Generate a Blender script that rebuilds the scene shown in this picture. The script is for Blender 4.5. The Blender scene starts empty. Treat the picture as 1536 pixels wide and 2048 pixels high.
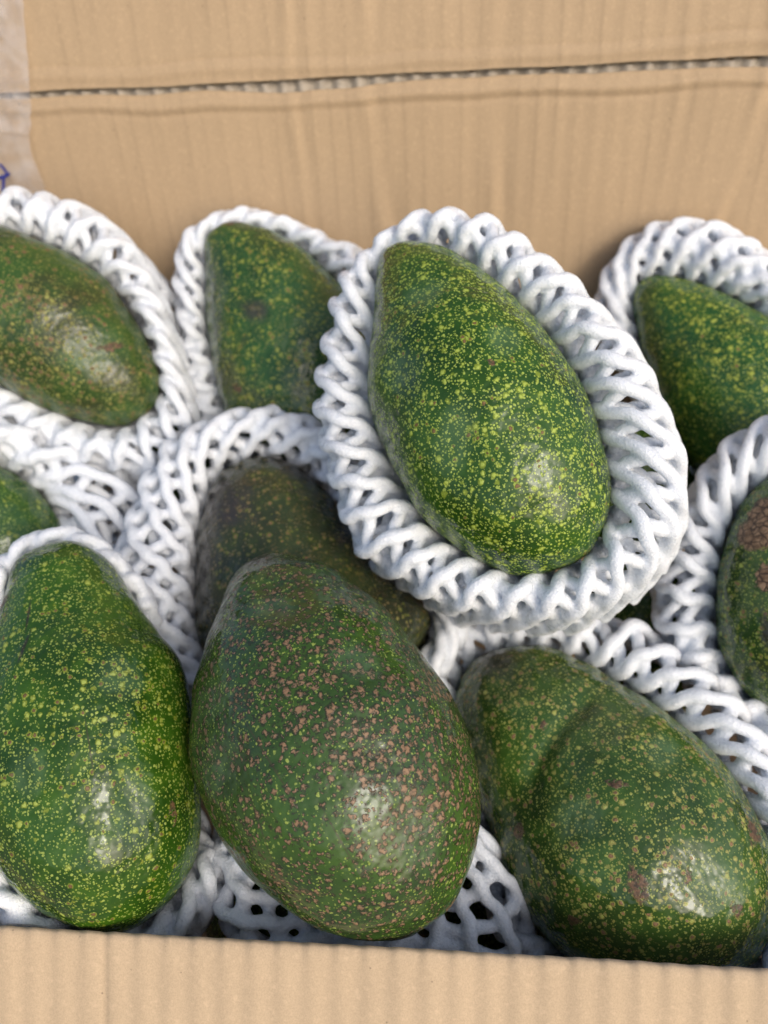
import bpy, bmesh, math, random
from mathutils import Vector, Matrix, noise
R = math.radians
sc = bpy.context.scene
col = sc.collection

# ------------------------------------------------------------------ camera
W, H, F = 1536, 2048, 1540.0            # photograph frame and focal length in its pixels
PITCH, YAW, ROLL = R(43), R(7.2), 0.079
CAM = Vector((0, 0, 0.373))
fw = Vector((-math.sin(YAW)*math.cos(PITCH), math.cos(YAW)*math.cos(PITCH), -math.sin(PITCH)))
rt0 = Vector((math.cos(YAW), math.sin(YAW), 0)); up0 = rt0.cross(fw)
rt = rt0*math.cos(ROLL) - up0*math.sin(ROLL); up = rt0*math.sin(ROLL) + up0*math.cos(ROLL)
cd = bpy.data.cameras.new('camera'); cam = bpy.data.objects.new('camera', cd); col.objects.link(cam)
cam.matrix_world = Matrix(((rt.x, up.x, -fw.x, CAM.x), (rt.y, up.y, -fw.y, CAM.y), (rt.z, up.z, -fw.z, CAM.z), (0, 0, 0, 1)))
cd.sensor_fit = 'AUTO'; cd.sensor_width = 36; cd.lens = 36*F/H
cd.clip_start = 0.005; cd.clip_end = 500
cd.dof.use_dof = True; cd.dof.focus_distance = 0.198; cd.dof.aperture_fstop = 10
sc.camera = cam

# ------------------------------------------------------------------ light
SUN_AZ, SUN_EL = R(142), R(33)          # behind the photographer, a little to the right
w = bpy.data.worlds.new("World"); sc.world = w; w.use_nodes = True
wn = w.node_tree
sky = wn.nodes.new('ShaderNodeTexSky'); sky.sky_type = 'NISHITA'; sky.sun_disc = False
sky.sun_elevation = SUN_EL; sky.sun_rotation = SUN_AZ; sky.dust_density = 4.0; sky.air_density = 1.0; sky.ozone_density = 1.0
wn.nodes['Background'].inputs[1].default_value = 0.15
wn.links.new(sky.outputs[0], wn.nodes['Background'].inputs[0])
sd = bpy.data.lights.new('sun', 'SUN'); sun = bpy.data.objects.new('sun', sd); col.objects.link(sun)
sd.energy = 0.8; sd.angle = R(20); sd.color = (1.0, 0.975, 0.945)
sdir = Vector((math.sin(SUN_AZ)*math.cos(SUN_EL), math.cos(SUN_AZ)*math.cos(SUN_EL), math.sin(SUN_EL)))
sun.rotation_euler = sdir.to_track_quat('Z', 'Y').to_euler()
sc.view_settings.view_transform = 'Standard'; sc.view_settings.look = 'None'
sc.view_settings.gamma = 1; sc.view_settings.use_curve_mapping = False
sc.view_settings.exposure = 0.20
sc.cycles.max_bounces = 8

# ------------------------------------------------------------------ helpers
def ray(px, py):
    return (fw + rt*((px - W/2)/F) + up*((H/2 - py)/F))
def at(px, py, depth):
    return CAM + ray(px, py)*depth
def link(name, me, mat=None, parent=None, mw=None):
    o = bpy.data.objects.new(name, me); col.objects.link(o)
    if me and mat: me.materials.append(mat)
    if mw is not None: o.matrix_world = mw
    if parent: o.parent = parent
    return o
def tag(o, label, cat, group=None):
    o['label'] = label; o['category'] = cat
    if group: o['group'] = group
    return o
def smooth(me):
    me.polygons.foreach_set('use_smooth', [True]*len(me.polygons)); me.update()
def sm(a, b, x):
    t = min(1, max(0, (x - a)/(b - a))); return t*t*(3 - 2*t)
def catmull(pts, k=8):
    n = len(pts); out = []
    for i in range(n):
        p0, p1, p2, p3 = (pts[(i+j-1) % n] for j in range(4))
        for s in range(k):
            t = s/k
            out.append(tuple(0.5*(2*p1[c] + (p2[c]-p0[c])*t + (2*p0[c]-5*p1[c]+4*p2[c]-p3[c])*t*t + (3*p1[c]-p0[c]-3*p2[c]+p3[c])*t**3) for c in (0, 1)))
    return out

class N:                                 # small node-tree writer
    def __init__(s, name):
        s.m = bpy.data.materials.new(name); s.m.use_nodes = True; s.t = s.m.node_tree; s.t.nodes.clear()
        s.out = s.t.nodes.new('ShaderNodeOutputMaterial'); s.b = s.t.nodes.new('ShaderNodeBsdfPrincipled')
        s.t.links.new(s.b.outputs[0], s.out.inputs[0])
        s.co = s.t.nodes.new('ShaderNodeTexCoord').outputs['Object']
    def put(s, sock, v):
        if isinstance(v, bpy.types.NodeSocket): s.t.links.new(v, sock)
        else:
            if sock.type == 'RGBA' and len(v) == 3: v = (*v, 1)
            sock.default_value = v
    def node(s, typ, ins=(), **kw):
        n = s.t.nodes.new(typ)
        for k, v in kw.items(): setattr(n, k, v)
        for k, v in (ins.items() if isinstance(ins, dict) else enumerate(ins)): s.put(n.inputs[k], v)
        return n
    def math(s, op, a, b=0.0, c=0.0, clamp=False):
        return s.node('ShaderNodeMath', (a, b, c), operation=op, use_clamp=clamp).outputs[0]
    def noise(s, scale, detail=3, rough=0.5, vec=None, dist=0.0, color=False):
        n = s.node('ShaderNodeTexNoise', {'Vector': vec or s.co, 'Scale': scale, 'Detail': detail, 'Roughness': rough, 'Distortion': dist})
        return n.outputs['Color' if color else 'Fac']
    def ramp(s, f, a, b, lo=0.0, hi=1.0):
        return s.node('ShaderNodeMapRange', {'Value': f, 'From Min': a, 'From Max': b, 'To Min': lo, 'To Max': hi}, interpolation_type='SMOOTHSTEP').outputs[0]
    def mix(s, f, a, b):
        n = s.node('ShaderNodeMix', data_type='RGBA')
        s.put(n.inputs[0], f); s.put(n.inputs[6], a); s.put(n.inputs[7], b); return n.outputs[2]
    def vec(s, op, a, b=(0, 0, 0)):
        return s.node('ShaderNodeVectorMath', (a, b), operation=op).outputs[0]
    def bump(s, h, strength, dist, normal=None):
        n = s.node('ShaderNodeBump', {'Height': h, 'Strength': strength, 'Distance': dist})
        if normal: s.put(n.inputs['Normal'], normal)
        return n.outputs[0]
    def set(s, **kw):
        for k, v in kw.items(): s.put(s.b.inputs[k.replace('_', ' ')], v)
        return s.m

# ------------------------------------------------------------------ cardboard
def board_material(name, base, pitch, tone, sharp):
    m = N(name)
    sx = m.vec('MULTIPLY', m.co, (1, 0, 0))
    wob = m.noise(30, 2)
    x = m.node('ShaderNodeSeparateXYZ', (m.co,)).outputs[0]
    ph = m.math('MULTIPLY', m.math('ADD', x, m.math('MULTIPLY', wob, 0.0012)), 2*math.pi/pitch)
    rib = m.math('POWER', m.math('MULTIPLY_ADD', m.math('SINE', ph), 0.5, 0.5), sharp)
    ribw = m.ramp(m.noise(1, 2, vec=m.vec('MULTIPLY', m.co, (90, 90, 12))), 0.35, 0.7)
    broad = m.noise(1, 3, vec=m.vec('MULTIPLY', m.co, (70, 70, 9)))
    fib = m.noise(1, 4, 0.65, vec=m.vec('MULTIPLY', m.co, (2600, 2600, 1500)))
    fib2 = m.noise(1, 3, 0.6, vec=m.vec('MULTIPLY', m.co, (700, 700, 500)))
    speck = m.node('ShaderNodeTexVoronoi', {'Vector': m.vec('MULTIPLY', m.co, (500, 500, 300)), 'Scale': 1.0})
    sp = m.math('MULTIPLY', m.ramp(speck.outputs['Distance'], 0.16, 0.08), m.ramp(m.noise(260, 2), 0.60, 0.68))
    c = m.mix(m.math('MULTIPLY', m.ramp(broad, 0.3, 0.72), 0.35), tuple(v*0.94 for v in base), tuple(min(1, v*1.10) for v in base))
    c = m.mix(m.math('MULTIPLY', m.math('MULTIPLY', rib, ribw), tone), c, tuple(v*0.76 for v in base))
    c = m.mix(m.ramp(fib, 0.3, 0.72, 0.0, 0.50), c, tuple(v*0.66 for v in base))
    c = m.mix(m.ramp(fib2, 0.5, 0.8, 0.0, 0.45), c, tuple(min(1, v*1.2) for v in base))
    c = m.mix(m.math('MULTIPLY', sp, 0.7), c, tuple(v*0.35 for v in base))
    h = m.math('ADD', m.math('MULTIPLY', fib, 0.5), m.math('MULTIPLY', fib2, 0.5))
    n = m.bump(h, 0.35, 0.0003)
    n = m.bump(broad, 0.10, 0.002, n)
    return m.set(Base_Color=c, Roughness=0.72, Specular_IOR_Level=0.3, Normal=n)
KRAFT = board_material('kraft_inner', (0.475, 0.345, 0.212), 0.0074, 0.6, 9.0)
KRAFT_OUT = board_material('kraft_front', (0.555, 0.418, 0.272), 0.0074, 0.05, 2.0)
mm = N('fluting_paper'); MEDIUM = mm.set(Base_Color=mm.mix(mm.noise(500, 3), (0.26, 0.22, 0.17), (0.50, 0.44, 0.36)), Roughness=0.85)

def slab(name, mat, parent, nx, nz, front, thick, kind=None):
    """sheet of board: front(i/nx, j/nz) gives (point, outward normal); the back face lies thick behind"""
    bm = bmesh.new(); A = []; B = []
    for j in range(nz + 1):
        for i in range(nx + 1):
            p, n = front(i/nx, j/nz)
            A.append(bm.verts.new(p)); B.append(bm.verts.new(p - n*thick))
    q = lambda L, i, j: L[j*(nx+1)+i]
    for j in range(nz):
        for i in range(nx):
            bm.faces.new((q(A,i,j), q(A,i+1,j), q(A,i+1,j+1), q(A,i,j+1)))
            bm.faces.new((q(B,i,j), q(B,i,j+1), q(B,i+1,j+1), q(B,i+1,j)))
    for i in range(nx):
        bm.faces.new((q(A,i,0), q(B,i,0), q(B,i+1,0), q(A,i+1,0)))
        bm.faces.new((q(A,i,nz), q(A,i+1,nz), q(B,i+1,nz), q(B,i,nz)))
    for j in range(nz):
        bm.faces.new((q(A,0,j), q(A,0,j+1), q(B,0,j+1), q(B,0,j)))
        bm.faces.new((q(A,nx,j), q(B,nx,j), q(B,nx,j+1), q(A,nx,j+1)))
    bmesh.ops.recalc_face_normals(bm, faces=bm.faces)
    me = bpy.data.meshes.new(name); bm.to_mesh(me); bm.free(); smooth(me)
    return link(name, me, mat, parent)

XL, XR = -0.225, 0.225
YF, HF = 0.0660, 0.160                   # fold at the top of the front wall
YC, ZC = 0.3312, 0.2925                  # torn fold at the top of the back wall
LEAN = math.tan(R(8))
PIT = 0.0074
box = bpy.data.objects.new('cardboard_box', None); col.objects.link(box)
box.location = (0, 0, 0)
tag(box, 'open brown corrugated cardboard box packed with netted avocados', 'box')

nz1 = lambda x, z, s: noise.noise(Vector((x, z, s)))
def bow(x):                              # the walls are not perfectly straight
    return 0.0016*math.sin(x*17 + 0.6) + 0.0009*nz1(x*28, 0, 3.1)
def front_edge(x):
    return 0.0004*nz1(x*40, 0, 9.0) + 0.00022*math.sin(2*math.pi*x/PIT)
TH = R(42)                               # the front flap hangs down, leaning outwards
def f_flap(u, v):
    x = XL + (XR-XL)*u
    s = v*0.150
    rr = 0.0035
    a = min(1.0, s/(rr*(math.pi/2 + 0.9)))
    ang = -R(20) + a*(math.pi/2 - TH + R(20) + 0.0)
    # rounded fold, then straight down
    L0 = rr*(math.pi/2 + 0.9)
    def pt(ss):
        k = min(ss, L0)
        th = k/L0*(math.pi/2 - TH + 0.0)
        y = -rr*math.sin(th) ; z = -rr*(1 - math.cos(th))
        rest = max(0, ss - L0)
        e = math.pi/2 - TH
        return y - rest*math.cos(e), z - rest*math.sin(e), th
    y, z, th = pt(s)
    n = Vector((0, -math.sin(th), math.cos(th)))
    rip = 0.00007*math.sin(2*math.pi*x/PIT)*(0.15 + 0.85*sm(-0.08, 0.08, x)) + 0.00010*math.sin(4*math.pi*x/PIT)*math.exp(-((s-0.004)/0.004)**2)*1.6
    rip += 0.0005*nz1(x*45, s*22, 1.0)
    rip -= 0.0005*math.exp(-((x + 0.0905 - 0.02*s)/0.0006)**2)
    p = Vector((x, YF + bow(x)*0.15, HF + front_edge(x))) + Vector((0, y, z)) + n*rip
    return p, n
slab('front_flap', KRAFT_OUT, box, 480, 44, f_flap, 0.003)
def f_fw(u, v):
    x = XL + (XR-XL)*u; z = 0.003 + v*(HF - 0.0064)
    return Vector((x, YF - 0.0003 + bow(x)*0.15, z)), Vector((0, 1, 0))
slab('front_wall', KRAFT, box, 60, 4, f_fw, 0.003)

def lip(d, wv, curl=1.0):                # pressed ridge along the torn fold: d = distance from the tear
    q = d - 0.0016*wv
    return (0.55 + 0.25*curl)*0.0010*math.exp(-((q - 0.0040)/0.0020)**2) - 0.0012*curl*math.exp(-(d/0.0024)**2) - (0.55 + 0.45*wv)*0.00038*math.exp(-((q - 0.0072)/0.0011)**2)
def tear(x, s):
    base = 0.0017 + 0.0008*abs(nz1(x*36, 0, s))
    return base + 0.0028*max(0, nz1(x*17 + 3.7, 1.3, s) - 0.05) + 0.00025*nz1(x*400, 0, s)
def yb(x, z):
    return YC - (ZC - z)*LEAN + bow(x)
def ripple(x, z, s):
    am = 0.5 + 0.9*max(0, nz1(x*14, z*9, s + 5))
    dent = 0
    for cx, wd, dep, tl in ((-0.067, .0022, .0010, .05), (-0.0385, .003, .0013, .12), (0.012, .0025, .0009, .05), (0.116, .0024, .0011, -.16), (0.085, .002, .0006, -.05), (-0.120, .002, .0005, .02)):
        q = (x - cx - tl*(ZC - z))/wd
        dent += 0.7*dep*(math.exp(-q*q) - 0.8*math.exp(-(q-2.0)**2))*(0.6 + 0.8*nz1(cx*90, z*30, s))
    return 0.00009*am*math.sin(2*math.pi*x/PIT + 0.5*nz1(x*20, z*8, 2)) + 0.0009*nz1(x*13, z*13, s) + dent
def f_back(u, v):
    x = XL + (XR-XL)*u
    top = ZC + 0.0006*nz1(x*30, 0, 2.2) - tear(x, 7.7)
    v2 = 1 - (1-v)**2.6                  # finer rows near the tear
    z = 0.003 + (top - 0.003)*v2
    d = top - z
    n = Vector((0, -1, LEAN*0.3)).normalized()
    off = ripple(x, z, 0.0) + lip(d, nz1(x*22, 0, 4.4))
    return Vector((x, yb(x, z), z)) + n*off, n
back = slab('back_wall', KRAFT, box, 480, 150, f_back, 0.0005)
LEAN2 = math.tan(R(17))
def yb2(x, z):
    return YC + (z - ZC)*LEAN2 + bow(x)
def f_bflap(u, v):
    x = XL + (XR-XL)*u
    bot = ZC + 0.0006*nz1(x*30, 0, 2.2) + tear(x, 11.3)*0.40
    v2 = v**2.2
    z = bot + v2*0.115
    d = z - bot
    n = Vector((0, -1, LEAN2)).normalized()
    off = ripple(x, 2*ZC - z, 20.0) + lip(d, 1.2*nz1(x*24, 0, 6.4), 0.15)
    return Vector((x, yb2(x, z), z)) + n*off, n
bflap = slab('back_flap', KRAFT, box, 480, 110, f_bflap, 0.0005)
def flute_ribbon(u, v, z0, z1, sgn, ph, ybase):
    x = XL + (XR-XL)*u
    z = z0 + (z1 - z0)*v + (0.0011*nz1(x*70, 0, ph + 2) + 0.0007*nz1(x*300, 0, ph) if v > 0.99 else 0)*sgn
    a = 2*math.pi*x/PIT + ph
    y = ybase(x, min(z, ZC) if sgn > 0 else max(z, ZC)) + 0.0032 + 0.0012*math.sin(a) + 0.0004*nz1(x*60, z*300, ph)
    return Vector((x, y, z)), Vector((-0.6*math.cos(a), -1, 0)).normalized()
slab('fluting', MEDIUM, back, 700, 3, lambda u, v: flute_ribbon(u, v, ZC-0.022, ZC-0.0001, 1, 0.0, yb), 0.0003)
slab('fluting', MEDIUM, bflap, 700, 3, lambda u, v: flute_ribbon(u, v, ZC+0.022, ZC+0.0007, -1, 1.3, yb2), 0.0003)
slab('outer_liner', KRAFT, back, 60, 6, lambda u, v: (Vector((XL+(XR-XL)*u, yb(XL+(XR-XL)*u, 0.003+v*(ZC-0.003)) + 0.0052, 0.003+v*(ZC-0.003))), Vector((0, -1, 0))), 0.0005)
slab('outer_liner', KRAFT, bflap, 60, 6, lambda u, v: (Vector((XL+(XR-XL)*u, yb2(XL+(XR-XL)*u, ZC+0.0003+v*0.115) + 0.0052, ZC+0.0003+v*0.115)), Vector((0, -1, 0))), 0.0005)
for sx in (-1, 1):
    slab('side_wall', KRAFT, box, 40, 12, lambda u, v, sx=sx: (Vector((sx*(XR + 0.0005), YF + 0.003 + u*(yb(0, 0.003 + v*0.155) - YF - 0.006), 0.003 + v*0.155)), Vector((-sx, 0, 0))), 0.0045)
slab('box_bottom', KRAFT, box, 20, 12, lambda u, v: (Vector((XL + (XR-XL)*u, YF + 0.003 + v*(YC - YF), 0.0028)), Vector((0, 0, 1))), 0.002)

# clear tape at the left end of the torn fold, with pen strokes under it
tp = N('clear_tape')
tr = tp.node('ShaderNodeBsdfTransparent', {'Color': (0.98, 0.975, 0.975, 1)})
tn = tp.bump(tp.noise(420, 3), 0.25, 0.0006)
tdif = tp.node('ShaderNodeBsdfDiffuse', {'Color': (0.90, 0.87, 0.86, 1), 'Normal': tn})
tgl = tp.node('ShaderNodeBsdfGlossy', {'Color': (1, 1, 1, 1), 'Roughness': 0.18, 'Normal': tn})
m1 = tp.node('ShaderNodeMixShader', (tp.ramp(tp.noise(140, 4), 0.3, 0.75, 0.10, 0.30), tr.outputs[0], tdif.outputs[0]))
m2 = tp.node('ShaderNodeMixShader', (tp.math('MULTIPLY_ADD', tp.math('POWER', tp.node('ShaderNodeLayerWeight').outputs['Facing'], 4.0), 0.35, 0.045), m1.outputs[0], tgl.outputs[0]))
tp.t.nodes.remove(tp.b)
tp.t.links.new(m2.outputs[0], tp.out.inputs[0])
def wall_point(px, py, off=0.0):
    """the point of the back wall or flap met by the line of sight through a pixel"""
    r = ray(px, py)
    k = 0.33
    for _ in range(30):
        p = CAM + r*k
        y = yb(p.x, p.z) if p.z < ZC else yb2(p.x, p.z)
        k += (y - p.y)/r.y
    p = CAM + r*k
    return p + Vector((0, -off, 0))
def f_tape(u, v):
    py = -60 + 440*v
    edge = 50 + 14*sm(-60, 190, py) + (4 - 0.02*(py-190) if py > 190 else 0) + (30*sm(285, 380, py)) + 2*nz1(py*0.05, 0, 3)
    px = -180 + (edge + 180)*u
    p = wall_point(px, py)
    rid = 0.0010*math.exp(-((py - 190 - 6*math.sin(u*9))/9)**2) + 0.0013*math.exp(-((py - 246 - 14*u*u)/11)**2) + 0.0006*nz1(u*9, py*0.05, 1.5)
    return p + Vector((0, -0.0028 - rid, 0)), Vector((0, -1, 0))
bm = bmesh.new(); NX, NY = 60, 150
vs = [[bm.verts.new(f_tape(i/NX, j/NY)[0]) for i in range(NX+1)] for j in range(NY+1)]
for j in range(NY):
    for i in range(NX): bm.faces.new((vs[j][i], vs[j+1][i], vs[j+1][i+1], vs[j][i+1]))
me = bpy.data.meshes.new('packing_tape'); bm.to_mesh(me); bm.free(); smooth(me)
tape = link('packing_tape', me, tp.m, box)
ik = N('blue_ink'); INK = ik.set(Base_Color=(0.02, 0.03, 0.22), Roughness=0.5)
def stroke(pts, wpx):
    bm = bmesh.new(); pv = None
    for i, (x, y) in enumerate(pts):
        a, b = pts[max(0, i-1)], pts[min(len(pts)-1, i+1)]
        d = Vector((b[0]-a[0], b[1]-a[1])).normalized(); nn = Vector((-d.y, d.x))*wpx/2
        q = [bm.verts.new(wall_point(x + s*nn.x, y + s*nn.y, 0.0034)) for s in (1, -1)]
        if pv: bm.faces.new((pv[0], pv[1], q[1], q[0]))
        pv = q
    me = bpy.data.meshes.new('ink_mark'); bm.to_mesh(me); bm.free()
    return link('ink_mark', me, INK, tape)
stroke([(-14, 347), (2, 350), (14, 348), (26, 341)], 7)
stroke([(6, 322), (15, 332), (22, 343)], 5)
stroke([(13, 344), (14, 360), (12, 378)], 6)
stroke([(-14, 52), (-6, 54), (1, 60), (2, 68)], 8)

# ------------------------------------------------------------------ avocados
class Frame:
    """plane through a fruit's middle; pixels are carried onto it along lines of sight"""
    def __init__(s, cx, cy, depth, ax0, ax1, tilt):
        s.C = at(cx, cy, depth); d = (s.C - CAM).normalized()
        a, b = at(*ax1, depth), at(*ax0, depth)          # blunt end, neck end
        e2 = (b - a); e2 = (e2 - d*e2.dot(d)).normalized()
        e1 = e2.cross(-d).normalized()
        c, q = math.cos(tilt), math.sin(tilt)
        s.e2 = e2*c + d*q                                # tilt > 0: the neck leans away
        s.e1 = e1; s.n = s.e1.cross(s.e2).normalized()
        if s.n.dot(d) > 0: s.n = -s.n; 
        s.M = Matrix(((s.e1.x, s.e2.x, s.n.x, s.C.x), (s.e1.y, s.e2.y, s.n.y, s.C.y), (s.e1.z, s.e2.z, s.n.z, s.C.z), (0, 0, 0, 1)))
    def to(s, px, py):
        r = ray(px, py); k = (s.C - CAM).dot(s.n)/r.dot(s.n)
        p = CAM + r*k - s.C
        return (p.dot(s.e1), p.dot(s.e2))

def skin(name, P, marks):
    m = N(name)
    g = lambda k, d: P.get(k, d)
    off = m.vec('ADD', m.co, (P['seed']*0.37, P['seed']*0.11, 0))
    big = m.noise(38, 3, 0.55, vec=off); mid = m.noise(130, 3, 0.6, vec=off); fine = m.noise(900, 2, 0.6, vec=off)
    c = m.mix(m.ramp(big, 0.34, 0.66), g('dark', (0.014, 0.050, 0.010)), g('green', (0.030, 0.105, 0.012)))
    c = m.mix(m.ramp(mid, 0.42, 0.75, 0.0, 0.6), c, g('light', (0.055, 0.150, 0.020)))
    blot = m.ramp(m.noise(g('blot_scale', 32), 4, 0.6, vec=m.vec('ADD', off, (3.1, 0, 0))), g('blot_a', 0.56), g('blot_a', 0.56) + 0.16)
    c = m.mix(m.math('MULTIPLY', blot, g('blot', 0.5)), c, g('blot_col', (0.030, 0.042, 0.030)))
    # lenticels: distance to scattered points, each with its own size
    wob = m.vec('SUBTRACT', m.noise(1000, 2, color=True, vec=off), (0.5, 0.5, 0.5))
    flat = m.vec('MULTIPLY', m.co, (1, 1, 0))
    edge = m.node('ShaderNodeVectorMath', {0: m.vec('SUBTRACT', m.noise(330, 4, 0.7, color=True), (0.5, 0.5, 0.5)), 3: 0.0062}, operation='SCALE').outputs[0]
    def local(x, y, ra, rb, ang, wv):
        mp = m.node('ShaderNodeMapping', {'Vector': wv, 'Location': (x, y, 0), 'Rotation': (0, 0, ang), 'Scale': (ra, rb, 1)}, vector_type='TEXTURE').outputs[0]
        return m.node('ShaderNodeVectorMath', (mp,), operation='LENGTH').outputs['Value']
    crowd = None
    for (x, y, ra, rb, ang, kind) in marks:
        if kind == 'dense':
            k = m.ramp(local(x, y, ra, rb, ang, flat), 1.0, 0.0)
            crowd = k if crowd is None else m.math('MAXIMUM', crowd, k)
    def spots(scale, seed, rmin, rmax, keep, wobble, crowd=None):
        v = m.vec('ADD', m.vec('ADD', off, (seed, 0, 0)), m.node('ShaderNodeVectorMath', {0: wob, 3: wobble}, operation='SCALE').outputs[0])
        t = m.node('ShaderNodeTexVoronoi', {'Vector': v, 'Scale': scale, 'Randomness': 1.0})
        sep = m.node('ShaderNodeSeparateColor', (t.outputs['Color'],))
        rr = m.math('MULTIPLY_ADD', m.math('POWER', sep.outputs[0], 1.6), rmax - rmin, rmin)
        den = m.ramp(m.noise(g('den_scale', 45), 3, 0.6, vec=m.vec('ADD', off, (seed*2, 1.7, 0))), 0.30, 0.70, keep - g('den_var', 0.35), keep + g('den_var', 0.35))
        if crowd is not None:
            den = m.math('ADD', den, crowd); rr = m.math('MULTIPLY', rr, m.math('MULTIPLY_ADD', crowd, 0.45, 1.0))
        on = m.math('LESS_THAN', sep.outputs[1], den)
        rr = m.math('MULTIPLY', rr, on)
        q = m.math('DIVIDE', t.outputs['Distance'], m.math('ADD', rr, 0.0001))   # <1 inside a spot
        return q, on, sep.outputs[2]
    q1, on1, r1 = spots(g('s1', 800), 0.7, g('r1a', 0.20), g('r1b', 0.52), g('k1', 0.6), g('wob', 0.0006))
    q2, on2, r2 = spots(g('s2', 470), 5.3, g('r2a', 0.22), g('r2b', 0.46), g('k2', 0.4), g('wob2', 0.0011), crowd)
    q3, on3, r3 = spots(1350, 9.1, 0.20, 0.50, g('k3', 0.85), 0.0006)
    ye, br = g('yellow', (0.33, 0.41, 0.075)), g('brown', (0.17, 0.085, 0.035))
    m1 = m.math('MULTIPLY', m.ramp(q1, 1.05, 0.75), m.ramp(r1, 0.0, 1.0, 0.55, 1.0))
    c = m.mix(m.math('MULTIPLY', m1, g('a1', 0.8)), c, ye)
    c = m.mix(m.math('MULTIPLY', m.ramp(q3, 1.1, 0.6), g('a3', 0.6)), c, ye)
    halo = m.ramp(q2, g('halo', 1.5), 0.95)
    c = m.mix(m.math('MULTIPLY', halo, g('halo_a', 0.55)), c, g('halo_col', (0.32, 0.36, 0.05)))
    core = m.ramp(q2, 0.85, 0.65)
    bshare = m.math('LESS_THAN', r2, g('bshare', 0.6))
    corec = m.mix(bshare, ye, m.mix(m.ramp(q2, 0.7, 0.3), tuple(v*0.45 for v in br), br))
    c = m.mix(m.math('MULTIPLY', core, g('a2', 0.9)), c, corec)
    rough_sp = m.math('MAXIMUM', m1, core)
    hgt = m.math('ADD', m.math('MULTIPLY', m1, 0.5), m.math('MULTIPLY', core, 0.8))
    # marks with a place of their own: scabs, scratches, dusky patches, painted sky sheen (local x, y, radius along, across, angle, kind)
    for (x, y, ra, rb, ang, kind) in marks:
        wv = flat if kind in ('scratch', 'scar') else m.vec('ADD', flat, m.vec('MULTIPLY', edge, (1, 1, 0)))
        d = local(x, y, ra, rb, ang, wv)
        if kind == 'scab':
            k = m.math('MULTIPLY', m.ramp(d, 1.05, 0.6), m.ramp(m.noise(650, 3, 0.7), 0.36, 0.46))
            cr = m.mix(m.ramp(m.noise(700, 3, 0.7), 0.35, 0.65), (0.035, 0.018, 0.012), (0.17, 0.085, 0.045))
            c = m.mix(m.math('MULTIPLY', k, 0.92), c, cr)
            hgt = m.math('ADD', hgt, m.math('MULTIPLY', k, m.noise(600, 3)))
            rough_sp = m.math('MAXIMUM', rough_sp, k)
        elif kind == 'crack':
            k = m.ramp(d, 1.0, 0.8)
            cv = m.node('ShaderNodeTexVoronoi', {'Vector': m.vec('ADD', m.co, m.vec('MULTIPLY', edge, (0.22, 0.22, 0.22))), 'Scale': 400.0, 'Randomness': 1.0}, feature='DISTANCE_TO_EDGE').outputs['Distance']
            cr = m.mix(m.ramp(cv, 0.02, 0.10), (0.045, 0.026, 0.017), m.mix(m.ramp(m.noise(600, 3), 0.35, 0.65), (0.17, 0.10, 0.055), (0.34, 0.22, 0.13)))
            c = m.mix(k, c, cr)
            hgt = m.math('ADD', hgt, m.math('MULTIPLY', k, m.math('MULTIPLY', m.ramp(cv, 0.0, 0.2), 2.0)))
            rough_sp = m.math('MAXIMUM', rough_sp, m.math('MULTIPLY', k, 1.4))
        elif kind == 'scar':
            c = m.mix(m.math('MULTIPLY', m.ramp(d, 1.0, 0.3), 0.85), c, (0.028, 0.022, 0.014))
        elif kind == 'scratch':
            k = m.ramp(d, 1.0, 0.5)
            c = m.mix(m.math('MULTIPLY', k, 0.55), c, (0.05, 0.04, 0.02))
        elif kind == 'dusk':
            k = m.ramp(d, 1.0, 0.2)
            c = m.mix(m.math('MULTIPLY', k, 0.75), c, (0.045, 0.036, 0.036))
        elif kind == 'sky_sheen':
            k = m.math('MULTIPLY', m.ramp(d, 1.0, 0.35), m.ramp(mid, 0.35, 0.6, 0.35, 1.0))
            c = m.mix(m.math('MULTIPLY', k, 0.20), c, (0.17, 0.26, 0.17))  # pale sky reflection painted into the skin colour
    ro = m.ramp(big, 0.3, 0.7, g('r0', 0.16), g('r1', 0.30))
    ro = m.math('ADD', ro, m.math('MULTIPLY', rough_sp, 0.25))
    pit = m.node('ShaderNodeTexVoronoi', {'Vector': off, 'Scale': 520.0, 'Randomness': 1.0}, feature='SMOOTH_F1')
    n = m.bump(m.noise(170, 2, vec=off), g('b0', 0.35), 0.0016)
    n = m.bump(pit.outputs['Distance'], g('b1', 0.32), 0.0006, n)
    n = m.bump(hgt, 0.5, 0.00035, n)
    return m.set(Base_Color=c, Roughness=ro, Specular_IOR_Level=0.5, Normal=n)

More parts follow.
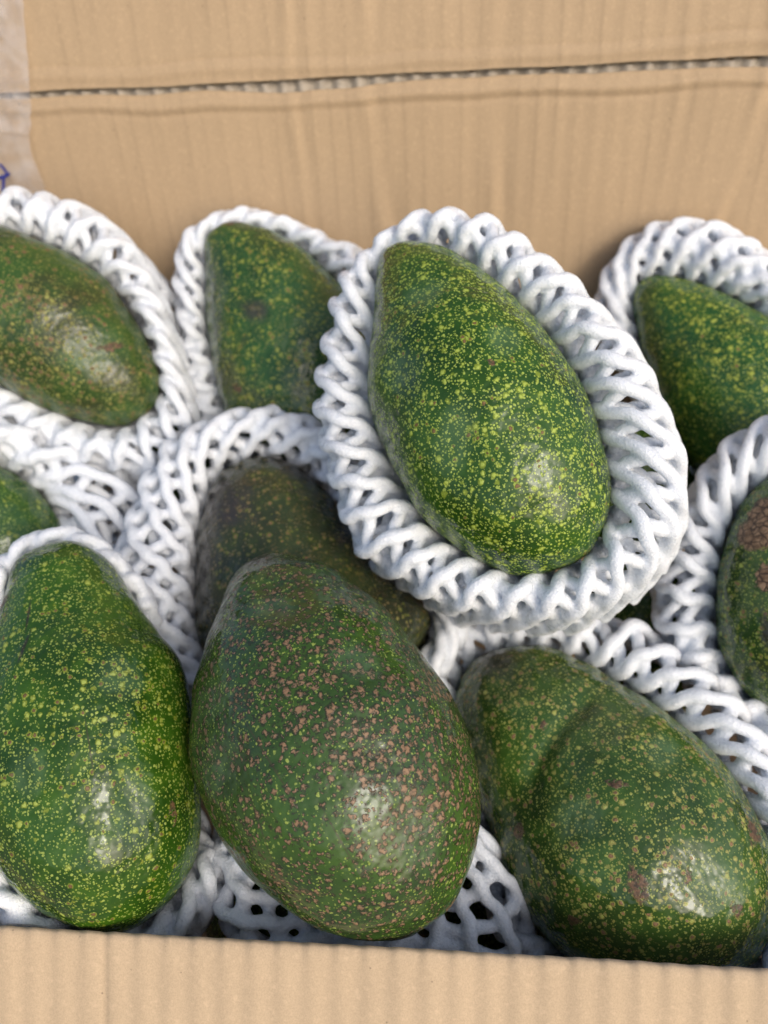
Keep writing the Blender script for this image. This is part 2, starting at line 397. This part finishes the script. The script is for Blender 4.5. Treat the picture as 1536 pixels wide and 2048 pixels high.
FRUIT = {}
def avocado(key, label, poly, neck, blunt, depth, tilt, P, marks=(), kd=0.96, groove=None, rings=150, seg=110):
    up_ = catmull(poly, 8)
    cx, cy = (neck[0]+blunt[0])/2, (neck[1]+blunt[1])/2
    fr = Frame(cx, cy, depth, neck, blunt, tilt)
    pl = [fr.to(*p) for p in up_]
    a0, a1 = min(p[1] for p in pl), max(p[1] for p in pl)
    rows = []
    for i in range(rings + 1):
        a = (a0+a1)/2 - (a1-a0)/2*math.cos(math.pi*i/rings)
        xs = []
        for k in range(len(pl)):
            p, q = pl[k], pl[(k+1) % len(pl)]
            if (p[1] - a)*(q[1] - a) < 0:
                xs.append(p[0] + (q[0]-p[0])*(a - p[1])/(q[1]-p[1]))
        if len(xs) < 2: xs = [rows[-1][1]]*2 if rows else [min(pl, key=lambda p: p[1])[0]]*2
        rows.append([a, (min(xs)+max(xs))/2, (max(xs)-min(xs))/2*0.985])
    rows[-1][1] = rows[-2][1]; rows[-1][2] = 0; rows[0][1] = rows[1][1]; rows[0][2] = 0
    bm = bmesh.new(); grid = []
    for a, c, r in rows[1:-1]:
        grid.append([bm.verts.new((c + r*math.cos(2*math.pi*s/seg), a, r*kd*math.sin(2*math.pi*s/seg))) for s in range(seg)])
    lo = bm.verts.new((rows[0][1], rows[0][0], 0)); hi = bm.verts.new((rows[-1][1], rows[-1][0], 0))
    for g0, g1 in zip(grid, grid[1:]):
        for s in range(seg):
            bm.faces.new((g0[s], g0[(s+1) % seg], g1[(s+1) % seg], g1[s]))
    for s in range(seg):
        bm.faces.new((lo, grid[0][(s+1) % seg], grid[0][s])); bm.faces.new((hi, grid[-1][s], grid[-1][(s+1) % seg]))
    bmesh.ops.recalc_face_normals(bm, faces=bm.faces)
    bm.normal_update()
    sd_ = P['seed']; mv = []; S0 = depth/F
    dents = [fr.to(q[0], q[1]) + (q[2]*S0, q[3]*S0) for q in marks if q[5] == 'sky_sheen']  # shallow dents under the painted sheen patches
    gl = [fr.to(*p) for p in groove] if groove else None
    for v in bm.verts:
        p = v.co
        d = 0.0010*noise.noise(p*42 + Vector((sd_*7.3, 0, 0))) + 0.0006*noise.noise(p*95 + Vector((0, sd_*3.1, 0))) + 0.00016*noise.noise(p*260 + Vector((sd_, 0, 0)))
        d -= 0.0011
        for (qx, qy, qa, qb) in dents:
            if p.z > 0: d -= 0.0011*math.exp(-((p.x-qx)/qa)**2*1.4 - ((p.y-qy)/qb)**2*1.4)
        if gl and p.z > 0:
            best = 9
            for (x0, y0), (x1, y1) in zip(gl, gl[1:]):
                dx, dy = x1-x0, y1-y0; t = max(0, min(1, ((p.x-x0)*dx + (p.y-y0)*dy)/(dx*dx+dy*dy)))
                best = min(best, math.hypot(p.x-x0-t*dx, p.y-y0-t*dy))
            d -= 0.0020*math.exp(-(best/0.0030)**2) + 0.0016*math.exp(-(best/0.012)**2)
        mv.append((v, v.normal*d))
    for v, d in mv: v.co += d
    me = bpy.data.meshes.new('avocado'); bm.to_mesh(me); bm.free(); smooth(me)
    S = depth/F
    mk = []
    for (px, py, ra, rb, ang, kind) in marks:
        q = fr.to(px, py); r2 = fr.to(px + math.cos(ang)*10, py + math.sin(ang)*10)
        mk.append((q[0], q[1], ra*S, rb*S, math.atan2(r2[1]-q[1], r2[0]-q[0]), kind))
    o = link('avocado', me, skin('avocado_skin', P, mk), mw=fr.M)
    tag(o, label, 'avocado', 'avocados packed in the box')
    FRUIT[key] = (fr, pl, o)
    ys = [(fr.M @ v.co) for v in me.vertices]
    print(key, 'miny %.3f maxy %.3f minz %.3f' % (min(p.y for p in ys), max(p.y for p in ys), min(p.z for p in ys)), 'len %.3f' % (a1-a0), 'wid %.3f' % (2*max(r[2] for r in rows)))
    return o

GREEN = dict(dark=(0.014, 0.046, 0.004), green=(0.030, 0.088, 0.005), light=(0.056, 0.132, 0.008))
avocado('centre', 'bright green avocado with dense yellow speckles, on top inside a thick white foam collar',
    [(770,498),(812,485),(870,490),(950,530),(1040,600),(1120,690),(1180,790),(1215,890),(1228,960),(1222,1040),(1190,1105),(1130,1142),(1055,1155),(980,1142),(900,1100),(830,1030),(780,950),(745,860),(733,770),(738,680),(746,590),(752,530)],
    (800, 486), (1075, 1156), 0.238, R(18),
    dict(dark=(0.012,0.042,0.004), green=(0.024,0.076,0.005), light=(0.044,0.112,0.007), seed=1, a3=0.75, k1=0.98, k2=0.55, r1a=0.25, r1b=0.42, r2b=0.40, bshare=0.3, a1=0.9, s1=880, blot=0.15, den_var=0.18, yellow=(0.38,0.48,0.075), halo_col=(0.34,0.42,0.04)),
    [(1000,790,12,7,0.6,'scab'),(870,640,60,60,0,'sky_sheen'),(930,920,50,90,0.3,'sky_sheen'),(1020,740,40,50,0,'sky_sheen'),(830,790,50,45,0,'sky_sheen')])
avocado('front', 'large front avocado covered in brown corky speckles, leaning over the cardboard edge',
    [(545,1100),(600,1108),(680,1140),(740,1190),(800,1245),(860,1320),(910,1390),(945,1470),(965,1560),(970,1640),(957,1720),(922,1795),(870,1852),(820,1882),(750,1890),(660,1875),(570,1832),(500,1777),(450,1712),(405,1630),(380,1550),(370,1460),(377,1380),(395,1310),(420,1240),(450,1170),(490,1122)],
    (545, 1100), (765, 1892), 0.222, R(6),
    dict(dark=(0.024,0.052,0.014), green=(0.038,0.086,0.013), light=(0.054,0.115,0.016), seed=2, wob=0.0011, wob2=0.0024, k3=0.45, k1=0.58, k2=1.05, bshare=1.0, r2a=0.24, r2b=0.58, r1b=0.44, s1=800, s2=560, a1=0.75, halo=1.45, halo_a=0.75, halo_col=(0.022,0.020,0.012), brown=(0.28,0.168,0.090), blot=0.35, blot_col=(0.030,0.052,0.040)),
    [(850,1570,130,110,0.5,'dense'),(830,1570,220,190,0.5,'dense'),(640,1400,240,130,0.3,'dense'),(870,1400,120,100,0,'dense'),(450,1430,60,50,0,'sky_sheen'),(715,1370,70,45,0.3,'sky_sheen'),(560,1260,60,40,0.2,'sky_sheen'),(820,1680,55,70,0,'sky_sheen'),(470,1540,60,70,0,'sky_sheen'),(520,1420,4,30,0.15,'scratch'),(560,1540,2.5,120,-0.62,'scratch'),(690,1690,2,100,-0.6,'scratch'),(540,1650,2,80,-0.4,'scratch'),(520,1140,60,30,0,'dusk')])
avocado('left_front', 'smooth bright green avocado with yellow rings and a dark scar, in the near left corner',
    [(40,1112),(75,1092),(120,1082),(170,1092),(215,1120),(252,1165),(292,1220),(332,1275),(367,1320),(390,1385),(404,1460),(412,1540),(413,1620),(408,1690),(390,1745),(350,1802),(300,1847),(240,1875),(170,1875),(110,1852),(50,1817),(0,1767),(-40,1690),(-65,1590),(-70,1480),(-55,1380),(-30,1280),(0,1190),(15,1140)],
    (115, 1082), (205, 1878), 0.228, R(8),
    dict(GREEN, seed=3, a3=0.7, r1a=0.22, r1b=0.42, r2b=0.40, k1=0.75, k2=0.50, bshare=0.62, s1=860, s2=470, a1=0.85, blot=0.25, yellow=(0.33,0.41,0.075), halo=1.4, halo_col=(0.32,0.36,0.04), brown=(0.15,0.075,0.03)),
    [(58,1330,5,40,0.22,'scar'),(65,1265,3.5,48,0.03,'scar'),(8,1215,12,18,0,'scab'),(30,1140,40,3,-0.3,'scratch'),(335,1630,4,30,-0.15,'scab'),(180,1520,2,70,-0.25,'scratch'),(235,1390,55,60,0,'sky_sheen'),(70,1560,42,60,-0.2,'sky_sheen'),(255,1640,40,80,0,'sky_sheen'),(90,1110,40,25,0,'sky_sheen'),(240,1390,40,40,0,'dense')])
avocado('right_front', 'broad speckled avocado with dark scabs and a folded neck, near right corner',
    [(930,1330),(985,1300),(1050,1290),(1120,1300),(1190,1330),(1260,1370),(1330,1410),(1400,1470),(1462,1538),(1512,1615),(1546,1695),(1562,1780),(1550,1870),(1512,1940),(1400,1985),(1280,1985),(1170,1950),(1090,1890),(1030,1810),(990,1730),(965,1650),(935,1570),(910,1480),(905,1400)],
    (950, 1312), (1400, 1990), 0.243, R(4),
    dict(dark=(0.026,0.056,0.012), green=(0.042,0.098,0.014), light=(0.060,0.128,0.020), seed=4, k1=0.72, k2=0.74, r1b=0.40, r2b=0.42, yellow=(0.33,0.36,0.075), bshare=0.80, s1=800, s2=470, a1=0.8, halo=1.35, halo_a=0.7, halo_col=(0.34,0.31,0.08), brown=(0.25,0.13,0.065), blot=0.3),
    [(1232,1592,26,9,0.1,'scab'),(1272,1770,18,34,-0.2,'scab'),(1055,1672,14,18,0.2,'scab'),(1490,1672,12,26,0,'scab'),(1455,1815,10,11,0,'scab'),(1160,1835,14,10,0,'scab'),(1100,1480,10,10,0,'scab'),(1258,1348,16,8,0.3,'scab'),(1360,1755,8,12,0,'scab'),(1000,1340,90,60,0.4,'dusk'),(1170,1650,60,50,0,'sky_sheen'),(1320,1530,40,50,0.3,'sky_sheen'),(1410,1760,50,60,0,'sky_sheen')],
    groove=[(1180,1420),(1130,1480),(1095,1530),(1072,1580)])
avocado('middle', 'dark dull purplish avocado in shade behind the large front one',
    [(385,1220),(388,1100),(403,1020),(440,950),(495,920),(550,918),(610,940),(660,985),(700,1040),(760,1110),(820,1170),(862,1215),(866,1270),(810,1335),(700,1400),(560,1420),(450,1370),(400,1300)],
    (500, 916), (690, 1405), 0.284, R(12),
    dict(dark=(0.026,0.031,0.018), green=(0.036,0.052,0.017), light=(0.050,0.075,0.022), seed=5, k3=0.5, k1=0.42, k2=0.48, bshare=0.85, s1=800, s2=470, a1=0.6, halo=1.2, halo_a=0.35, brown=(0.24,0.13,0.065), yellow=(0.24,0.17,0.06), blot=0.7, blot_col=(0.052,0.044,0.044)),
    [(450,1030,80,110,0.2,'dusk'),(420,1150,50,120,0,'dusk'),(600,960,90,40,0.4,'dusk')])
avocado('left_back', 'olive avocado with tan freckles, lying in the far left corner',
    [(-120,425),(-50,430),(0,448),(65,466),(135,500),(203,547),(253,602),(292,662),(317,722),(326,772),(311,817),(272,847),(220,857),(150,847),(90,824),(30,795),(0,780),(-60,735),(-120,655),(-162,560),(-162,480)],
    (-150, 430), (315, 845), 0.292, R(24),
    dict(dark=(0.024,0.048,0.010), green=(0.032,0.080,0.012), light=(0.044,0.10,0.016), seed=6, r0=0.24, r1=0.38, k1=0.78, k2=0.6, bshare=0.7, s1=800, s2=470, a1=0.7, yellow=(0.24,0.25,0.055), brown=(0.19,0.105,0.050), halo_col=(0.22,0.18,0.05), blot=0.6, blot_a=0.5, blot_col=(0.040,0.030,0.012)),
    [(245,720,26,8,-0.3,'scab'),(110,630,60,30,0.4,'dense'),(70,790,70,30,0.5,'dense')])
avocado('mid_back', 'dark green avocado with a brown stem end, second from the left along the back wall',
    [(405,490),(420,463),(450,445),(500,442),(560,462),(622,500),(682,560),(732,622),(770,700),(780,800),(750,880),(690,930),(600,945),(520,920),(460,860),(430,780),(414,700),(405,600)],
    (440, 445), (680, 945), 0.316, R(6),
    dict(dark=(0.014,0.048,0.014), green=(0.024,0.080,0.018), light=(0.04,0.11,0.024), seed=7, k1=0.55, k2=0.60, bshare=0.75, s1=800, s2=470, a1=0.55, a2=0.75, yellow=(0.24,0.26,0.06), blot=0.6, blot_a=0.5, blot_col=(0.062,0.050,0.024)),
    [(466,452,28,8,-0.3,'scab'),(485,780,12,8,0.3,'scab'),(520,640,40,30,0.4,'dusk')])
avocado('right_back', 'deep green avocado with fine yellow dots in the far right corner',
    [(1262,605),(1275,562),(1310,545),(1370,550),(1450,580),(1536,625),(1620,690),(1680,780),(1700,880),(1660,960),(1560,1000),(1470,1000),(1400,960),(1350,880),(1312,800),(1285,725),(1268,660)],
    (1272, 560), (1620, 985), 0.306, R(4),
    dict(dark=(0.014,0.058,0.012), green=(0.022,0.088,0.014), light=(0.032,0.115,0.018), seed=8, k1=0.85, k2=0.5, bshare=0.12, s1=800, s2=470, a1=0.75, yellow=(0.34,0.40,0.05), blot=0.15))
avocado('left_mid', 'plain green avocado mostly hidden at the left edge under a wide white net',
    [(-120,880),(-50,890),(0,922),(60,957),(105,1005),(135,1060),(140,1120),(110,1190),(40,1220),(-60,1200),(-130,1120),(-160,1000),(-150,920)],
    (-110, 885), (80, 1215), 0.285, R(6),
    dict(dark=(0.024,0.066,0.014), green=(0.038,0.100,0.018), light=(0.05,0.125,0.025), seed=9, k1=0.35, k2=0.18, bshare=0.5, a1=0.45, a2=0.5, blot=0.2))
avocado('right_edge', 'avocado cut by the right edge, with a large cracked brown scab',
    [(1600,930),(1536,952),(1490,992),(1460,1042),(1436,1112),(1421,1190),(1423,1262),(1441,1322),(1475,1377),(1520,1410),(1590,1430),(1660,1425),(1730,1350),(1770,1240),(1770,1120),(1740,1020),(1680,950)],
    (1630, 930), (1570, 1435), 0.252, R(4),
    dict(dark=(0.020,0.048,0.012), green=(0.030,0.085,0.014), light=(0.05,0.11,0.02), seed=10, k1=0.35, k2=0.62, bshare=0.85, s2=470, a1=0.6, halo=1.3, halo_a=0.5, brown=(0.21,0.11,0.05), blot=0.5, blot_col=(0.06,0.045,0.03)),
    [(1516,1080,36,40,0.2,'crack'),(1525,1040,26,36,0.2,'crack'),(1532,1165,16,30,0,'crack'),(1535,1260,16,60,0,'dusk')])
avocado('under_right', 'shaded avocado deep in the gap below the central white collar',
    [(1140,1190),(1200,1120),(1290,1100),(1390,1130),(1450,1220),(1450,1340),(1380,1420),(1260,1420),(1170,1350),(1130,1260)],
    (1290, 1098), (1300, 1425), 0.325, R(0), dict(GREEN, seed=11, k1=0.6, k2=0.4), rings=60, seg=60)
avocado('under_mid', 'shaded avocado glimpsed through the right side of the topmost thick net collar',
    [(1080,900),(1150,830),(1250,810),(1350,850),(1400,940),(1390,1040),(1310,1100),(1200,1110),(1110,1060),(1070,980)],
    (1245, 808), (1245, 1112), 0.330, R(0), dict(GREEN, seed=15, k1=0.6, k2=0.4), rings=60, seg=60)
avocado('under_left', 'shaded avocado deep in the gap between the left and middle foam collars',
    [(240,850),(290,810),(360,800),(430,830),(460,900),(440,970),(380,1010),(300,1010),(245,970),(225,910)],
    (345, 798), (345, 1015), 0.360, R(0), dict(GREEN, seed=12, k1=0.6, k2=0.4), rings=60, seg=60)

avocado('under_front', 'shaded avocado glimpsed through the net holes under the large front avocado',
    [(420,1700),(520,1620),(640,1620),(740,1690),(790,1800),(760,1920),(650,1990),(520,1990),(430,1920),(395,1810)],
    (600, 1612), (590, 2000), 0.285, R(0), dict(GREEN, seed=13, k1=0.6, k2=0.4), rings=60, seg=60)
avocado('under_front_right', 'shaded avocado low between the two nearest right avocados, behind a grey net',
    [(820,1760),(900,1660),(1010,1640),(1110,1700),(1160,1810),(1130,1930),(1020,2000),(900,1980),(830,1880)],
    (990, 1635), (985, 2005), 0.290, R(0), dict(GREEN, seed=14, k1=0.6, k2=0.4), rings=60, seg=60)

# ------------------------------------------------------------------ foam nets
fm = N('white_foam')
fst = fm.noise(1, 4, 0.7, vec=fm.vec('MULTIPLY', fm.co, (620, 620, 620)), dist=0.8)
fcell = fm.node('ShaderNodeTexVoronoi', {'Vector': fm.co, 'Scale': 1500.0}).outputs['Distance']
fn = fm.bump(fst, 0.45, 0.0010); fn = fm.bump(fcell, 0.5, 0.0005, fn)
FOAM = fm.set(Base_Color=fm.mix(fm.ramp(fst, 0.3, 0.7), (0.74, 0.785, 0.845), (0.81, 0.845, 0.895)), Roughness=fm.ramp(fst, 0.35, 0.65, 0.22, 0.5), Specular_IOR_Level=0.5,
              Normal=fn, Subsurface_Weight=0.8, Subsurface_Radius=(1.0, 1.0, 1.0), Subsurface_Scale=0.0030)

def polar(pl, n=720, c=(0, 0)):
    """radius of a closed outline about c, for n directions"""
    out = [None]*n
    for k in range(len(pl)):
        (x0, y0), (x1, y1) = pl[k], pl[(k+1) % len(pl)]
        x0 -= c[0]; x1 -= c[0]; y0 -= c[1]; y1 -= c[1]
        t0, t1 = math.atan2(y0, x0), math.atan2(y1, x1)
        d = (t1 - t0 + math.pi) % (2*math.pi) - math.pi
        s = int(math.floor(t0/(2*math.pi)*n)); e = int(math.floor((t0+d)/(2*math.pi)*n))
        rng = range(s, e+1) if e >= s else range(e, s+1)
        for q in rng:
            th = q*2*math.pi/n
            f = min(1, max(0, (th - t0)/d)) if abs(d) > 1e-9 else 0
            r = math.hypot(x0 + (x1-x0)*f, y0 + (y1-y0)*f)
            if out[q % n] is None or r > out[q % n]: out[q % n] = r
    for q in range(n):
        if out[q] is None:
            k = 1
            while out[(q-k) % n] is None: k += 1
            out[q] = out[(q-k) % n]
    return out
def foam_net(key, label, outer, rows=1, cell=0.0106, rad=0.0022, h0=0.0, hump=0.005, leg_in=1.8, leg_out=1.5, leg=0.024, seed=1, voxel=0.00065, flare=0.003, cxy=None, jit=0.7, hs=(0, 0), inner=None, lining=0.0085):
    fr, pin, _ = FRUIT[key]
    deep = [p[2]/1000 if len(p) > 2 else 0.0 for p in outer]      # how far (mm) the rim sinks there
    po = [fr.to(*p) for p in catmull([p[:2] for p in outer], 8)]
    if inner: pin = [fr.to(*p) for p in catmull(inner, 8)]
    c = fr.to(*cxy) if cxy else (sum(p[0] for p in po)/len(po), sum(p[1] for p in po)/len(po))
    n = 720
    ri, ro = polar(pin, n, c), polar(po, n, c)
    ph = sorted((math.atan2(q[1]-c[1], q[0]-c[0]) % (2*math.pi), d) for q, d in zip((fr.to(*p[:2]) for p in outer), deep))
    ph = [(ph[-1][0]-2*math.pi, ph[-1][1])] + ph + [(ph[0][0]+2*math.pi, ph[0][1])]
    def sink(th):
        for (t0, d0), (t1, d1) in zip(ph, ph[1:]):
            if t0 <= th <= t1: return d0 + (d1-d0)*sm(t0, t1, th) if t1 > t0 else d0
        return 0.0
    SK = [sink(q*2*math.pi/n) for q in range(n)]
    # equal steps along the middle of the band
    acc = [0.0]; P = []
    for q in range(n + 1):
        r = (ri[q % n] + ro[q % n])/2; t = q*2*math.pi/n
        P.append((r*math.cos(t), r*math.sin(t)))
        if q: acc.append(acc[-1] + math.hypot(P[q][0]-P[q-1][0], P[q][1]-P[q-1][1]))
    L = acc[-1]; nc = max(8, round(L/cell))
    lut = []; k = 0
    for i in range(2001):
        s = L*i/2000
        while k < n-1 and acc[k+1] < s: k += 1
        lut.append((k + (s - acc[k])/max(1e-9, acc[k+1]-acc[k]))*2*math.pi/n)
    def raw(u, v):
        uu = (u % 1.0)*2000; i = int(uu); th = lut[i] + (lut[min(i+1, 2000)] - lut[i])*(uu - i)
        qf = th/(2*math.pi)*n; q0 = int(qf) % n; ff = qf - int(qf)
        hb = h0 + SK[q0]
        rf = ri[q0]*(1-ff) + ri[(q0+1) % n]*ff
        under = lambda t: rf*(1 - math.sqrt(1 - min(0.92, max(0, t)/0.037)**2))   # the fruit curves in below its middle
        a = rf + rad*0.75
        b = ro[q0]*(1-ff) + ro[(q0+1) % n]*ff - rad*0.9
        if v < 0:
            h = hb + v*leg; r = a - under(-h)
        else:
            a -= under(-hb); b = max(b, a + 0.0015); wd = b - a
            if v <= rows:
                t = v/rows
                r, h = a + wd*t, hb + min(hump, wd*0.6)*math.sin(math.pi*t)
            else:
                r, h = b + flare*(v - rows), hb - (v - rows)*leg
        return th, r, h
    def surf(u, v):
        A = [raw(u, v + d) for d in (-0.16, -0.08, 0, 0.08, 0.16)]
        th = A[2][0]; r = sum(x[1] for x in A)/5; h = sum(x[2] for x in A)/5
        x, y = c[0] + r*math.cos(th), c[1] + r*math.sin(th)
        h += hs[0]*x + hs[1]*y
        j = noise.noise_vector(Vector((math.cos(th)*nc*0.16, math.sin(th)*nc*0.16, v*1.3 + seed*9.1)))
        j2 = noise.noise_vector(Vector((math.cos(th)*nc*0.07, math.sin(th)*nc*0.07, v*0.6 + seed*4.7)))
        return Vector((x, y, h)) + (Vector((j.x, j.y, j.z*0.7))*0.0018 + Vector((j2.x, j2.y, j2.z))*0.0022)*jit
    bm = bmesh.new(); SEG = 8
    layers = [(-leg_in, rows + leg_out, 0.0, 0.0)] + ([(-0.35, rows + 0.35, lining, 0.5)] if lining else [])
    for (v0, v1, low, shift), fam in [(l, f) for l in layers for f in (1, -1)]:
        ns = int((v1 - v0)*18)
        for i in range(nc):
            pts = []
            for k in range(ns + 1):
                v = v0 + (v1-v0)*k/ns
                # strands of the two families meet at half-integer v; waviness rounds the cells
                u = (i + shift + fam*(v + 0.10*math.sin(2*math.pi*2*v)*0.5))/nc
                p = surf(u, v); e = 0.01
                nn = (surf(u + e/nc, v) - p).cross(surf(u, v + e) - p)
                nn = nn.normalized() if nn.length > 0 else Vector((0, 0, 1))
                p = p + nn*fam*rad*0.50 - Vector((0, 0, low))
                d = abs((2*v + 0.5) % 1.0 - 0.5)/2
                rr = rad*(0.82 if low else 1.0)*(0.95 + 0.16*math.exp(-(d/0.09)**2) + 0.12*noise.noise(p*130 + Vector((0, 0, seed))))
                pts.append((p, rr))
            ring0 = None
            t_prev = None
            for k, (p, rr) in enumerate(pts):
                t = (pts[min(k+1, ns)][0] - pts[max(k-1, 0)][0]).normalized()
                if t_prev is None:
                    s = t.orthogonal().normalized()
                else:
                    s = (s - t*s.dot(t)).normalized()
                t_prev = t; b = t.cross(s)
                ring = [bm.verts.new(p + (s*math.cos(2*math.pi*a/SEG) + b*math.sin(2*math.pi*a/SEG))*rr) for a in range(SEG)]
                if ring0:
                    for a in range(SEG): bm.faces.new((ring0[a], ring0[(a+1) % SEG], ring[(a+1) % SEG], ring[a]))
                else: bm.faces.new(ring[::-1])
                ring0 = ring
            bm.faces.new(ring0)
    me = bpy.data.meshes.new('strands'); bm.to_mesh(me); bm.free()
    o = bpy.data.objects.new('foam_net', me); col.objects.link(o)
    md = o.modifiers.new('r', 'REMESH'); md.mode = 'VOXEL'; md.voxel_size = voxel; md.use_smooth_shade = True
    ms = o.modifiers.new('s', 'SMOOTH'); ms.factor = 0.5; ms.iterations = 2
    dg = bpy.context.evaluated_depsgraph_get()
    me2 = bpy.data.meshes.new_from_object(o.evaluated_get(dg))
    o.modifiers.clear(); o.data = me2; bpy.data.meshes.remove(me); me2.name = 'foam_net'
    me2.materials.clear(); me2.materials.append(FOAM); smooth(me2)
    MI = fr.M.inverted()
    for v in me2.vertices:               # the foam is pressed flat against the walls of the box
        p = fr.M @ v.co; hit = False
        if p.z < HF + 0.006 and p.y < YF + 0.0012: p.y = YF + 0.0012; hit = True
        if p.y > yb(p.x, p.z) - 0.002: p.y = yb(p.x, p.z) - 0.002; hit = True
        if hit: v.co = MI @ p
    o.matrix_world = fr.M
    tag(o, label, 'foam net', 'white foam nets around the avocados')
    print('net', key, nc, len(me2.polygons))
    return o

foam_net('centre', 'thick white foam net collar around the topmost central avocado',
    [(755,488),(810,438),(880,422),(945,433),(1005,455),(1070,498),(1130,543),(1182,590),(1232,645),(1275,705),(1315,775),(1348,850),(1368,930),(1366,1010),(1342,1090),(1292,1150),(1205,1207),(1100,1232),(1000,1230),(900,1212),(830,1177),(760,1132),(708,1080),(676,1010),(650,940),(632,860),(630,780),(642,700),(658,640),(678,580),(710,530)],
    seed=1, hump=0.006, voxel=0.0006)
foam_net('front', 'shaded white foam net flattened under the large front avocado',
    [(470,1350,-6),(560,1260,-6),(680,1290,-6),(790,1380,-6),(870,1480,-6),(950,1600,-6),(1020,1700),(1070,1790),(1090,1890),(1040,1960),(920,1970),(800,1960),(700,1955),(600,1950),(500,1935),(430,1890),(400,1830),(395,1740,-4),(400,1620,-6),(410,1480,-6)],
    seed=2, h0=-0.020, hump=0.003, leg_out=0.6, lining=0, cell=0.0125, rad=0.0021, voxel=0.0007, rows=2)
foam_net('left_front', 'white foam net cupping the near left avocado, its lower rim touching the front cardboard edge',
    [(110,1058),(185,1066),(240,1105),(295,1170),(335,1240,-10),(360,1310,-26),(385,1400,-30),(390,1500,-30),(400,1600,-26),(425,1680,-10),(450,1760),(405,1850),(330,1895),(230,1895),(150,1890),(80,1855),(20,1815),(-50,1760),(-100,1640),(-115,1480),(-95,1320),(-50,1190),(0,1112),(50,1072)],
    seed=3, h0=-0.003, hump=0.004, voxel=0.00065)
foam_net('right_front', 'white foam net with knotted rim arching behind the near right avocado',
    [(870,1235),(920,1222),(1000,1232),(1080,1237),(1160,1238),(1240,1245),(1305,1265),(1365,1310),(1432,1362),(1492,1430),(1540,1505),(1580,1600),(1612,1750),(1600,1900),(1500,2020),(1300,2040),(1120,2000),(1020,1900),(950,1740),(900,1560),(860,1400),(850,1290)],
    seed=4, h0=0.002, hump=0.004, voxel=0.0006, jit=0.6, lining=0, rad=0.0024)
foam_net('middle', 'wide white foam net spread to the left of the dark middle avocado',
    [(240,1130),(285,1000),(340,925),(405,875),(480,845),(560,840),(620,858),(690,905),(750,985),(830,1080),(900,1180),(920,1260),(880,1350),(760,1440),(580,1470),(440,1430),(330,1340),(262,1230)],
    seed=5, rows=2, hump=0.007, h0=0.010, voxel=0.00075, leg=0.02, cell=0.0124, rad=0.0022, leg_in=1.5)
foam_net('left_back', 'white foam net rolled around the olive avocado in the far left corner',
    [(-130,370),(-60,375),(0,380),(55,377),(110,393),(160,408),(203,430),(240,468),(272,503),(302,560),(330,640),(352,700),(372,780),(378,840),(350,900),(285,943),(200,930),(120,905),(50,868),(0,835),(-80,790),(-150,700),(-200,600),(-210,460)],
    seed=6, rows=1, hump=0.005, h0=0.0, voxel=0.0008)
foam_net('mid_back', 'thin white foam net lining the dark green avocado at the back wall',
    [(352,500),(378,455),(440,430),(500,422),(560,428),(620,450),(680,480),(735,512),(790,580),(830,700),(830,820),(800,920),(720,990),(600,1010),(500,990),(432,940),(398,880),(380,800),(365,720),(355,640),(345,570)],
    seed=7, hump=0.004, h0=-0.002, voxel=0.0008, rad=0.0021)
foam_net('right_back', 'white foam net standing up around the avocado in the far right corner',
    [(1195,600),(1215,530),(1245,488),(1292,458),(1350,438),(1420,442),(1480,468),(1540,500),(1630,570),(1730,700),(1770,880),(1710,1020),(1580,1070),(1450,1060),(1370,1000),(1320,900),(1270,790),(1230,690)],
    seed=8, hump=0.005, rows=2, cell=0.0105, h0=0.0, voxel=0.0008)
foam_net('left_mid', 'wide open white foam net with large hexagonal cells at the left edge',
    [(-140,800),(-60,805),(0,830),(70,858),(140,885),(205,900),(262,945),(302,995),(312,1060),(290,1130),(230,1200),(120,1260),(-60,1260),(-170,1180),(-210,1000),(-200,870)],
    seed=9, rows=2, lining=0.009, cell=0.0160, rad=0.0024, leg_in=1.4, hump=0.008, h0=0.004, voxel=0.00075)
foam_net('under_left', 'grey shaded foam net deep in the gap between the left and middle foam collars',
    [(170,860),(250,780),(345,750),(440,790),(500,880),(490,1000),(420,1080),(320,1095),(220,1070),(160,980)],
    seed=11, rows=1, cell=0.013, rad=0.0024, h0=0.012, hump=0.006, lining=0, voxel=0.0011)
foam_net('right_edge', 'white foam net bunched against the left side of the scabbed avocado at the right edge',
    [(1600,830),(1536,845),(1480,870),(1430,910),(1390,960),(1368,1010),(1343,1060),(1320,1120),(1308,1180),(1312,1240),(1340,1300),(1400,1360),(1470,1430),(1560,1490),(1660,1490),(1760,1420),(1830,1300),(1840,1150),(1800,1000),(1710,880)],
    seed=10, rows=1, hump=0.006, h0=0.004, voxel=0.0007)

# ------------------------------------------------------------------ ground the box stands on
gm = N('concrete')
GR = gm.set(Base_Color=gm.mix(gm.noise(12, 5, 0.6), (0.22, 0.21, 0.20), (0.34, 0.33, 0.31)), Roughness=0.9, Normal=gm.bump(gm.noise(300, 4), 0.3, 0.002))
bm = bmesh.new()
bmesh.ops.create_grid(bm, x_segments=8, y_segments=8, size=30)
me = bpy.data.meshes.new('ground'); bm.to_mesh(me); bm.free()
g = link('ground', me, GR); g['kind'] = 'structure'
